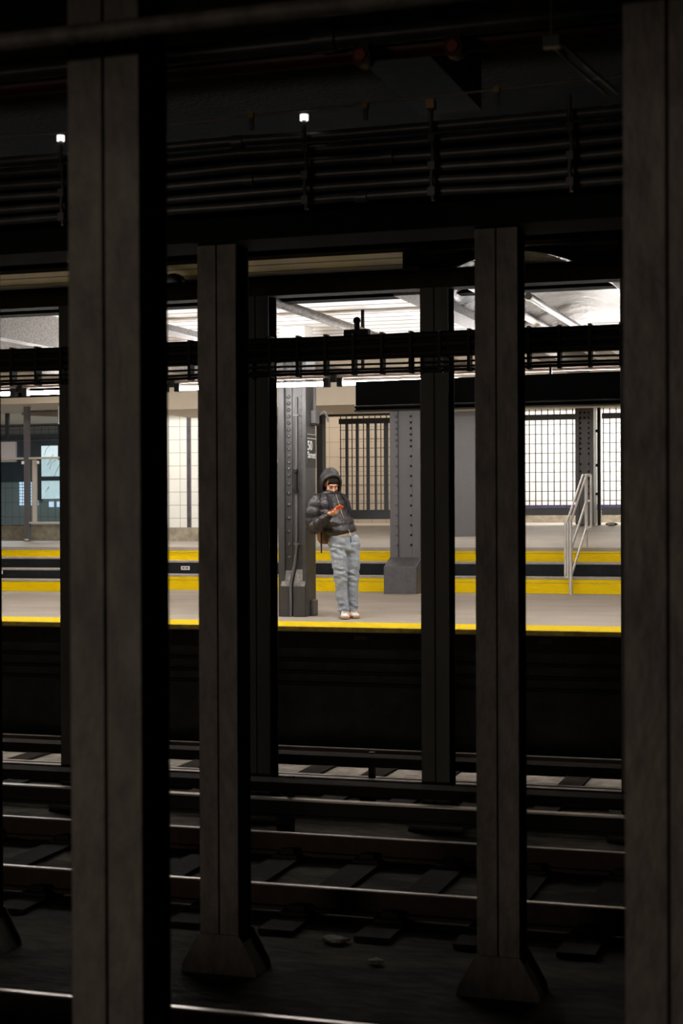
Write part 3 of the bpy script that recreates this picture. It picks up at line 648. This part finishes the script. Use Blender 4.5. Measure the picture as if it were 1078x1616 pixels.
# ================================================================== GLASS BARRIER AND HALL AT LEFT
t = thing('glass_barrier', (-13.2, 24.0, fz(24)), 'glass barrier with steel rails and posts at the far left', 'barrier')
MB().box(-15.8, -11.0, 23.97, 24.03, 3.17, 3.205).build('top_rail', m_rust if False else m_bone, t)
MB().box(-13.2, -11.0, 23.97, 24.03, 2.09, 2.12).build('bottom_rail', m_bone, t)
MB().box(-13.285, -13.20, 23.96, 24.04, fz(24), 4.05).build('post', m_pillar_lt, t)
MB().ball((-13.24, 23.95, fz(24) + .02), .03, 1.5, 1, .6, seg=10).build('foot', m_alu, t)
MB().box(-13.15, -13.075, 24.0, 24.05, 2.1, 3.16).build('slim_post', m_bone, t)
MB().box(-13.19, -11.0, 24.01, 24.02, 2.12, 3.17).build('glass_pane', m_glass, t)
MB().box(-15.8, -13.29, 24.01, 24.02, 2.05, 3.17).build('glass_pane', m_glass, t)
for x in (-13.30, -13.02): MB().tube([(x, 23.95, 3.09), (x, 23.95, 3.14)], .03, 10).build('clamp', m_alu, t)
MB().box(-12.66, -12.56, 24.0, 24.05, 3.75, 4.05).build('hanging_plate', m_white, t)
S(MB().box(-15.8, -11.0, 24.3, 24.45, 1.8, 2.07), 'baseboard_hall', m_base)
fr = thing('window_grid', (-14, 25.5, 3.3), 'dark steel framing above the glass barrier in the dim hall', 'frame')
for z in (3.56, 3.80): MB().box(-16.5, -12.1, 25.5, 25.55, z, z + .03).build('rail', m_gate, fr)
for x in (-13.45, -12.83, -14.5): MB().box(x, x + .06, 25.48, 25.54, 3.56 if x != -13.45 else 3.2, 4.05).build('upright', m_gate, fr)
mp = thing('wall_map', (-15.3, 29.5, 2.5), 'bright glowing map board on the dim hall wall', 'map')
MB().box(-15.95, -14.9, 29.50, 29.56, 2.53, 3.62).build('board', m_poster, mp)  # the map paper has its own emission
MB().box(-15.95, -14.9, 29.48, 29.50, 2.90, 2.99).build('middle_bar', m_gate, mp)
MB().box(-16.0, -14.9, 29.48, 29.50, 3.62, 3.66).box(-16.15, -15.95, 29.49, 29.52, 2.5, 3.66).build('frame', m_gate, mp)
r_ = MB()
random.seed(3)
for i in range(10):
    x = -15.9 + random.random() * .6; z = 2.65 + random.random() * .9
    r_.tube([(x, 29.495, z), (x + .1 * random.random(), 29.495, z + .12), (x + .25 * random.random(), 29.495, z + .3 * random.random())], .004, 4)
r_.build('map_line', m_gate, mp)
for x, lb in ((-15.80, 'left of two small white notices under the map board'), (-15.62, 'right of two small white notices under the map board')):
    tag(MB().box(x, x + .10, 29.53, 29.56, 2.36, 2.47).build('notice', m_screen), lb, 'notice', 'notices under the map board')  # notices are no lamps; their brightness is put in as emission
sc = thing('leaflet_display', (-16.5, 29.5, 2.35), 'lit display of small white squares in rows at far left', 'display')
q0 = None
for i in range(6):
    for j in range(8):
        dx = i * .075; dz = j * .062
        if q0 is None: q0 = MB().box(-16.48, -16.435, 29.53, 29.56, 2.40, 2.448).build('lit_square', m_screen, sc)
        else: part_copies(q0, [(dx, 0, dz + G * dx)])
tag(MB().box(-16.95, -16.55, 29.50, 29.56, 3.30, 3.72).build('wall_screen', mat('dim_pinkish_panel', (.5, .42, .40), .5, emit=(.5, .42, .4), estr=.12)), 'dim pinkish panel high on the hall wall at the left edge', 'panel')
tag(MB().poly([(-13.9, 25.0, 3.98), (-13.9, 25.0, 4.03), (-12.15, 25.0, 4.03), (-12.15, 25.0, 3.88)], (0, .3, 0)).build('duct', m_hous), 'sloping grey duct under the ceiling above the glass barrier', 'duct')
bo = thing('ticket_booth', (-9.5, 25.8, 1.8), 'pale framed booth window glimpsed left of the riveted pillar', 'booth')
MB().box(-9.85, -9.2, 25.93, 26.0, 3.10, 3.16).box(-9.85, -9.80, 25.93, 26.0, 1.95, 3.1).box(-9.55, -9.52, 25.93, 26.0, 1.95, 3.1).build('window_frame', m_bone, bo)
MB().box(-9.80, -9.2, 25.96, 25.97, 1.95, 3.1).build('glass_pane', m_glass, bo)
for (x, z, n_), lb in zip(((-9.66, 1.43, 22.36), (-12.83, 1.49, 22.2)), ('small white sticker on the black step riser below the tiled wall', 'small white sticker on the black step riser at the left edge')):
    P = 22.36 if x > -11 else 21.75
    if P < 22: x, z = -12.5, 1.375
    t = tag(MB().box(x - .07, x + .07, P - .006, P + .001, z - .028, z + .028).build('sticker', m_white), lb, 'sticker', 'white stickers on the risers')
    MB().box(x - .05, x - .01, P - .0075, P - .006, z - .01, z + .012).box(x + .005, x + .05, P - .0075, P - .006, z - .01, z + .012).build('print', m_gatel, t)

# ================================================================== HANDRAIL
t = thing('handrail', (-3.72, 21.95, 1.118), 'pale metal stair handrail with three sloping rails on the steps at right', 'handrail')
xb, xt = -3.725, -3.655; Pb, Pt = 21.95, 22.86
MB().tube([(xb, Pb, 1.118), (xb, Pb, 2.11)], .024, 12).build('post', m_alu, t)
MB().tube([(xt, Pt, Z3 + .005), (xt, Pt, 2.78)], .024, 12).build('post', m_alu, t)
for zb_, zt_ in ((2.11, 2.77), (1.72, 2.40), (1.35, 2.02)):
    MB().tube([(xb, Pb, zb_), (xt, Pt, zt_)], .017, 10).build('rail', m_alu, t)
    MB().tube([(xb - .075, Pb, zb_), (xb, Pb, zb_)], .017, 10).build('return', m_alu, t)
    MB().tube([(xt, Pt, zt_), (xt + .07, Pt, zt_)], .017, 10).build('return', m_alu, t)
MB().tube([(xb - .075, Pb, 2.115), (xb - .075, Pb, 1.345)], .018, 10).build('side_loop', m_alu, t)
MB().tube([(xb - .035, Pb - .03, 2.115), (xb - .035, Pb - .03, 1.345)], .014, 10).build('side_loop', m_alu, t)
MB().tube([(xt + .07, Pt, 2.775), (xt + .07, Pt, 2.015)], .018, 10).build('side_loop', m_alu, t)
MB().tube([(xb - .045, Pb - .02, 2.115), (xt - .045, Pt - .02, 2.775), (xt + .07, Pt, 2.775)], .016, 10).build('side_loop', m_alu, t)
tag(MB().box(xt - .1, xt + .14, 22.655, 22.9, Z3 + .001, Z3 + .004).build('floor_patch', m_yel), 'dab of yellow paint around the upper handrail post', 'paint patch')

# ================================================================== THE PERSON
FD = Vector((.83, -.56, 0)).normalized()                  # facing
SD = Vector((-FD.y, FD.x, 0))                             # the person's left
UP = Vector((0, 0, 1))
FL = 1.126
root = thing('person', (-5.36, 17.0, FL), 'person in black hooded puffer jacket and grey jeans leaning on the riveted pillar', 'person')
def pt(base, f=0, s=0, u=0): return Vector(base) + FD * f + SD * s + UP * u
pelvis = Vector((-5.425, 17.02, 1.975)); chest = Vector((-5.575, 17.06, 2.30)); neck = Vector((-5.615, 17.06, 2.50))
headc = Vector((-5.585, 17.04, 2.610))
hipR = Vector((-5.485, 16.94, 1.93)); hipL = Vector((-5.365, 17.08, 1.93))
kneeR = Vector((-5.44, 16.90, 1.60)); kneeL = Vector((-5.345, 17.03, 1.60))
ankR = Vector((-5.395, 16.88, 1.21)); ankL = Vector((-5.335, 17.02, 1.21))
shR = pt((-5.63, 17.06, 2.43), 0, -.165); shL = pt((-5.63, 17.06, 2.43), .0, .165)
elR = Vector((-5.735, 16.87, 2.135)); wrR = Vector((-5.515, 16.72, 2.250))
elL = pt(shL, -.04, .03, -.26); wrL = pt(elL, .08, -.09, -.02)
hdR = Vector((-5.47, 16.70, 2.285))
# --- body: one continuous surface (head, neck, trunk, arms, hands with fingers, legs)
b = MB()
HD = Vector((.56, -.83, 0)).normalized(); HS = Vector((-HD.y, HD.x, 0))
fdn = (HD * .89 - UP * .45).normalized(); fup = (UP * .89 + HD * .45).normalized()   # head bowed
rotH = Matrix((HS, -fdn, fup)).transposed()
b.ball(headc + fup * .02, .088, .88, 1.08, 1.1, rotH, 20)
b.ball(headc + fdn * .035 - fup * .055, .062, .92, 1.0, 1.1, rotH, 16)     # jaw
b.ball(headc + fdn * .085 - fup * .095, .026, 1, .9, .8, rotH, 12)        # chin
b.chain([headc + fdn * .093 + fup * .015, headc + fdn * .112 - fup * .028], [.008, .015], n=10, step=.01)   # nose
b.ball(headc + fdn * .09 + fup * .028, .02, 2.4, .7, .5, rotH, 12)        # brow
for s in (-1, 1):
    b.ball(headc + fdn * .062 - fup * .03 + HS * .038 * s, .026, 1, .9, .9, rotH, 10)   # cheek
    b.ball(headc + HS * .08 * s - fup * .01, .022, .4, .7, 1.2, rotH, 10)               # ear
b.ball(headc + fdn * .096 - fup * .062, .014, 1.7, .7, .55, rotH, 10)     # lips
b.chain([neck - UP * .05, headc - fup * .06 - fdn * .02], [.055, .05])
b.chain([pelvis - UP * .02, (pelvis + chest) / 2, chest, neck - UP * .06], [.092, .092, .10, .07], n=24)
for h, k_, a in ((hipR, kneeR, ankR), (hipL, kneeL, ankL)): b.chain([h, k_, a, pt(a, .04, 0, -.035), pt(a, .10, 0, -.05)], [.075, .05, .034, .033, .026])
for s_, e, w_ in ((shR, elR, wrR), (shL, elL, wrL)): b.chain([s_, e, w_], [.048, .038, .027])
def hand(wr, fwd, side, up, curl, thumb_up):
    fwd, side, up = fwd.normalized(), side.normalized(), up.normalized()
    b.chain([wr, wr + fwd * .035, wr + fwd * .075], [.026, .030, .027], n=14)
    for s in (-1, 1): b.chain([wr + fwd * .03 + side * .012 * s, wr + fwd * .08 + side * .024 * s], [.016, .013], n=10)
    for i, (ln, off) in enumerate(((.060, -.030), (.068, -.010), (.064, .010), (.050, .030))):
        p = wr + fwd * .08 + side * off; pts = [p - fwd * .02, p]; a = .15
        for j, fr_ in enumerate((.42, .32, .26)):
            a += curl; p = p + (fwd * math.cos(a) + up * math.sin(a)) * ln * fr_; pts.append(p)
        b.chain(pts, [.0095, .0095, .0085, .0078, .0065], n=10, step=.008)
    p = wr + fwd * .025 + side * -.028
    b.chain([p, p - side * .018 + fwd * .022 + up * .01, p - side * .012 + fwd * .045 + up * thumb_up, p + side * .006 + fwd * .066 + up * thumb_up * 1.25], [.012, .0115, .010, .0075], n=10, step=.008)
# right hand palm up under the phone, fingers curling over its edge
hf = Vector((.85, -.25, .20)).normalized(); hu = Vector((-.12, .25, 1)).normalized(); hs = hf.cross(hu).normalized()
hand(hdR - hf * .03, hf, hs, hu, .55, .03)
hand(wrL, (FD * .1 - UP * .3 - SD * .8), UP, FD, .3, .01)
body = voxel(b, .0046, 2).build('body', m_skin, root)
# eyes, brows
for s in (-1, 1):
    MB().ball(headc + fdn * .094 + fup * .004 + HS * .031 * s, .0075, 1.3, .5, .4, rotH, 10).build('eye', m_hair, root)
    MB().chain([headc + fdn * .106 + fup * .03 + HS * .016 * s, headc + fdn * .098 + fup * .032 + HS * .046 * s], [.0028, .002], n=6, step=.01).build('eyebrow', m_hair, root)
MB().chain([headc + fdn * .108 - fup * .062 - HS * .018, headc + fdn * .108 - fup * .062 + HS * .018], [.0035, .0035], n=6).build('lip', mat('lip', (.40, .12, .09), .5), root)
hr = MB()
hr.ball(headc + fup * .040 - fdn * .026, .090, .93, 1.05, 1.0, rotH, 20)
for i in range(9):
    s = (i - 4) / 4 * .055
    hr.chain([headc + fup * .095 + fdn * .05 + HS * s * .7, headc + fup * .06 + fdn * (.095 - abs(s) * .35) + HS * s, headc + fup * (.045 - abs(s) * .5) + fdn * (.092 - abs(s) * .55) + HS * s * 1.05], [.010, .010, .005], n=8)
vs = voxel(hr, .006, 2)
vs.build('hair', m_hair, root)
# --- jeans
j = MB()
def leg(h, k_, a, s):
    j.chain([h + UP * .03, (h + k_) / 2 + FD * .012, k_ + FD * .012, (k_ + a) / 2, a + UP * .02, a - UP * .012], [.102, .088, .074, .068, .064, .066], n=24)
leg(hipR, kneeR, ankR, -1); leg(hipL, kneeL, ankL, 1)
rings = []
for z_, a_, b_, off in ((1.86, .150, .11, -.02), (1.92, .158, .115, -.012), (1.98, .155, .112, 0), (2.04, .155, .11, .0), (2.08, .148, .105, 0)):
    c = pelvis + (chest - pelvis) * ((z_ - pelvis.z) / (chest.z - pelvis.z) * .9); c.z = z_
    rings.append([c + SD * a_ * math.cos(2 * PI * i / 28) + FD * (b_ * math.sin(2 * PI * i / 28) + off) for i in range(28)])
j.loft(rings)
jm = voxel(j, .008, 5)
for v in jm.bm.verts:                                   # creases at knee, hip and hem
    q = v.co; amp = .005
    for zc, wz in ((1.60, .10), (1.24, .09), (1.88, .07)): amp += .015 * math.exp(-((q.z - zc) / wz) ** 2)
    nv = noise.noise(Vector((q.x * 9, q.y * 9, q.z * 24 + 6 * (q.x + q.y)))) + .5 * noise.noise(Vector((q.x * 17, q.y * 17, q.z * 40)))
    v.co = q + v.normal * amp * nv
    if v.co.z < 1.195: v.co.z = 1.195 + (v.co.z - 1.195) * .05
jn = jm.build('jeans', m_jean, root)
fly = MB().chain([pelvis + FD * .112 + UP * .05, pelvis + FD * .118, pelvis + FD * .108 - UP * .06], [.005, .005, .004], n=6)
fly.build('fly', m_stripe, jn)
# shirt hem below the jacket
rings = []
for z_, a_, b_ in ((2.035, .166, .125), (2.06, .17, .128), (2.12, .165, .125)):
    c = pelvis + (chest - pelvis) * ((z_ - pelvis.z) / (chest.z - pelvis.z)); c.z = z_
    rings.append([c + SD * a_ * math.cos(2 * PI * i / 28) + FD * b_ * math.sin(2 * PI * i / 28) + UP * (-.02 * math.cos(2 * PI * i / 28) * -1) for i in range(28)])
MB().loft(rings).build('shirt', m_shirt, root)
# --- puffer jacket: trunk and sleeves fused
jk = MB(); rings = []
prof = [(2.035, .168, .128), (2.07, .182, .142), (2.15, .195, .152), (2.24, .198, .150), (2.32, .205, .145), (2.40, .205, .135), (2.455, .175, .12), (2.50, .115, .10), (2.535, .085, .085)]
N = 60
for i in range(N + 1):
    z_ = prof[0][0] + (prof[-1][0] - prof[0][0]) * i / N
    for (z0_, a0_, b0_), (z1_, a1_, b1_) in zip(prof, prof[1:]):
        if z0_ <= z_ <= z1_ + 1e-6:
            tt = (z_ - z0_) / (z1_ - z0_); a_ = a0_ + (a1_ - a0_) * tt; b_ = b0_ + (b1_ - b0_) * tt; break
    tz = (z_ - pelvis.z) / (chest.z - pelvis.z)
    c = pelvis + (chest - pelvis) * min(tz, 1.0)
    if tz > 1: c = chest + (neck - chest) * ((z_ - chest.z) / (neck.z - chest.z))
    c = Vector((c.x, c.y, z_))
    k_ = 1 + .085 * (abs(math.sin(PI * (z_ - 2.035) / .098)) ** .5 - .6)
    ring = []
    for q in range(40):
        an = 2 * PI * q / 40; off = SD * a_ * math.cos(an) + FD * b_ * math.sin(an); tilt = .26 * off.x          # hem rises towards the front
        ring.append(c + SD * a_ * k_ * math.cos(an) + FD * b_ * k_ * math.sin(an) + UP * (tilt * max(0, 1 - (z_ - 2.035) / .32)))
    rings.append(ring)
jk.loft(rings)
jk.chain([shR, (shR + elR) / 2 + Vector((-.02, -.02, 0)), elR, (elR + wrR) / 2 + Vector((0, -.005, -.012)), wrR - (wrR - elR).normalized() * .02], [.082, .082, .078, .070, .048], step=.008, puff=.14, L=.10, n=24)
jk.chain([shL, elL, wrL - (wrL - elL).normalized() * .0], [.082, .074, .055], step=.008, puff=.14, L=.10, n=24)
jv = voxel(jk, .0065, 3)
for v in jv.bm.verts:
    q = v.co; v.co = q + v.normal * .0045 * noise.noise(Vector((q.x * 26, q.y * 26, q.z * 14)))
jo = jv.build('jacket', m_jacket, root)
zp = MB(); pz = []
for i in range(14):
    z_ = 2.06 + i * .034; tz = (z_ - pelvis.z) / (chest.z - pelvis.z)
    c = pelvis + (chest - pelvis) * min(tz, 1.0)
    if tz > 1: c = chest + (neck - chest) * ((z_ - chest.z) / (neck.z - chest.z))
    bb = .152 if z_ < 2.3 else .152 - (z_ - 2.3) * .18
    pz.append(Vector((c.x, c.y, z_)) + FD * (bb + .002) + SD * .0)
zp.tube(pz, .0045, 6).build('zip', mat('zip_metal', (.30, .26, .25), .4, metal=.5), jo)
MB().box(pz[0].x - .006, pz[0].x + .006, pz[0].y - .008, pz[0].y + .002, 2.035, 2.07).build('zip_pull', m_bone, jo)
MB().chain([wrR - (wrR - elR).normalized() * .035, wrR + (wrR - elR).normalized() * .012], [.043, .036], n=14, step=.01).build('cuff', m_knit, jo)
# hood: open shell round the head, with a padded brim and a high collar
hd = MB(); cen = headc + Vector((-.008, .0, .016)) - fdn * .018
op = (fdn * .97 - UP * .05).normalized(); NU, NV = 44, 30; grid = {}
ux = op.orthogonal(); ux = (HS - op * HS.dot(op)).normalized(); uy = op.cross(ux)
if uy.z < 0: uy = -uy
amin = math.radians(60); last = []
rings = []
for i in range(NV + 1):
    th = amin + (math.radians(176) - amin) * i / NV; ring = []
    for k in range(NU):
        ph = 2 * PI * k / NU
        dv = op * math.cos(th) + (ux * math.cos(ph) + uy * math.sin(ph)) * math.sin(th)
        rx = .128; r = 1 / math.sqrt((dv.dot(HS) / .118) ** 2 + (dv.dot(HD) / .138) ** 2 + (dv.z / (.160 if dv.z > 0 else .20)) ** 2)
        r *= 1 + .03 * math.sin(th * 7) + .03 * noise.noise(dv * 3)
        ring.append(cen + dv * r)
    rings.append(ring)
hd.loft(rings, cap=False)
ho = hd.build('hood', m_hood, root)
so = ho.modifiers.new('thick', 'SOLIDIFY'); so.thickness = .016; so.offset = -1
rim = [p for p in rings[0]]
rm = MB(); R_ = [.010 + .010 * max(0, math.sin(2 * PI * k / NU)) for k in range(NU)]
rm.tube(rim + rim[:2], R_ + R_[:2], 10, cap=False).build('brim', m_hood, ho)
cl = MB(); cp = [pt(neck, .0, 0, -.005) + FD * .083 * math.cos(2 * PI * k / 24) + SD * .083 * math.sin(2 * PI * k / 24) + UP * (.02 * math.cos(2 * PI * k / 24)) for k in range(26)]
cl.tube(cp, .028, 10, cap=False).build('collar', m_hood, jo)
# --- shoes
def shoe(a, dirv, label):
    d = Vector(dirv).normalized(); s = Vector((-d.y, d.x, 0)); o = Vector((a.x, a.y, FL)) - d * .075
    sh = thing('shoe_tmp', (0, 0, 0), '', '') if False else None
    up_ = []; so_ = []
    prof = [(-.005, .026, .075), (.02, .034, .088), (.07, .037, .092), (.115, .038, .082), (.16, .043, .064), (.20, .046, .052), (.24, .042, .044), (.268, .028, .036)]
    for x, hw, h in prof:
        up_.append([o + d * x + s * hw * math.copysign(abs(math.cos(an)) ** .7, math.cos(an)) + UP * (.022 + (h - .022) * max(0, math.sin(an)) ** .6 if math.sin(an) > 0 else .016) for an in [2 * PI * k / 18 for k in range(18)]])
    u = MB().loft(up_).build('shoe', m_shoe, root)
    outl = [(x - .004 if i == 0 else (x + .008 if i == len(prof) - 1 else x), hw + .006) for i, (x, hw, h) in enumerate(prof)]
    pts = [o + d * x + s * hw + UP * .0 for x, hw in outl] + [o + d * x - s * hw for x, hw in outl[::-1]]
    MB().poly(pts, (0, 0, .024)).build('sole', m_gum, u, bevel=.003)
    st = MB()
    for sgn in (-1, 1):
        for i in range(3):
            x = .085 + i * .024; c = o + d * x + s * sgn * .0385 + UP * .05
            st.obox(c, d * .005 , s * .0022, (UP * .024 - d * .010))
    st.build('stripe', m_stripe, u)
    lc = MB()
    for i in range(4): lc.tube([o + d * (.13 + i * .017) - s * .02 + UP * (.083 - i * .007), o + d * (.13 + i * .017) + s * .02 + UP * (.083 - i * .007)], .0035, 6)
    lc.build('lace', m_bone, u)
shoe(ankR, (.42, -.90, 0), 'near'); shoe(ankL, (.50, -.86, 0), 'far')
# --- backpack, worn between the back and the pillar
bp_ = thing('backpack', pt((-5.70, 17.12, 2.02)), 'tan backpack with black straps worn on the person\'s back against the pillar', 'backpack')
bb = MB(); rings = []
bc = pt(chest, -.165, .03)
for z_, k_ in ((1.935, .62), (1.945, .9), (1.98, 1.05), (2.2, 1), (2.36, .95), (2.41, .8), (2.43, .5)):
    sh_ = (z_ - 2.2) * -.22 - .015
    c = Vector((bc.x + sh_ * .9, bc.y - .01, z_)); rings.append([c + SD * .125 * k_ * math.copysign(abs(math.cos(a)) ** .6, math.cos(a)) + FD * .055 * k_ * math.copysign(abs(math.sin(a)) ** .6, math.sin(a)) for a in [2 * PI * i / 28 for i in range(28)]])
bb.loft(rings).build('bag', m_tan, bp_)
def strap(s):
    base = chest; pts = []
    for f, u, ss in ((-.13, .05, .10), (-.10, .17, .10), (-.02, .215, .105), (.07, .19, .11), (.128, .11, .12), (.150, .02, .13), (.14, -.06, .15), (.08, -.13, .185)):
        pts.append(pt(base, f * .96 - (.02 if u > .15 else 0), s * ss, u))
    m = MB(); rings = []
    for i, p in enumerate(pts):
        t_ = (pts[min(i + 1, len(pts) - 1)] - pts[max(i - 1, 0)]).normalized(); sd = SD; nn = t_.cross(sd).normalized()
        rings.append([p + sd * .022 + nn * .006, p - sd * .022 + nn * .006, p - sd * .022 - nn * .006, p + sd * .022 - nn * .006])
    m.loft(rings).build('strap', m_knit, bp_)
strap(-1); strap(1)
q = Vector((-5.668, 16.93, 0))
MB().obox((q.x, q.y, 1.955), FD * .009, SD * .004, UP * .115).build('hanging_strap', m_knit, bp_)
# --- phone, screen towards the face
ph = thing('phone', hdR + hf * .045 + hu * .02, 'orange phone held in the person\'s right hand', 'phone')
pc = hdR + hf * .068 + hu * .03; ax = (hf * .8 + Vector((.1, .1, .32))).normalized(); az = (hu - ax * hu.dot(ax)); az = (az - FD * .55).normalized(); az = (az - ax * az.dot(ax)).normalized(); ay = ax.cross(az)
MB().obox(pc, ax * .074, ay * .037, az * .005).build('case', m_phone, ph, bevel=.004)
MB().obox(pc + az * .0052, ax * .069, ay * .033, az * .0006).build('screen', m_stripe, ph)
MB().obox(pc - az * .0055 - ax * .045 + ay * .012, ax * .012, ay * .012, az * .001).build('camera_lens', m_stripe, ph)
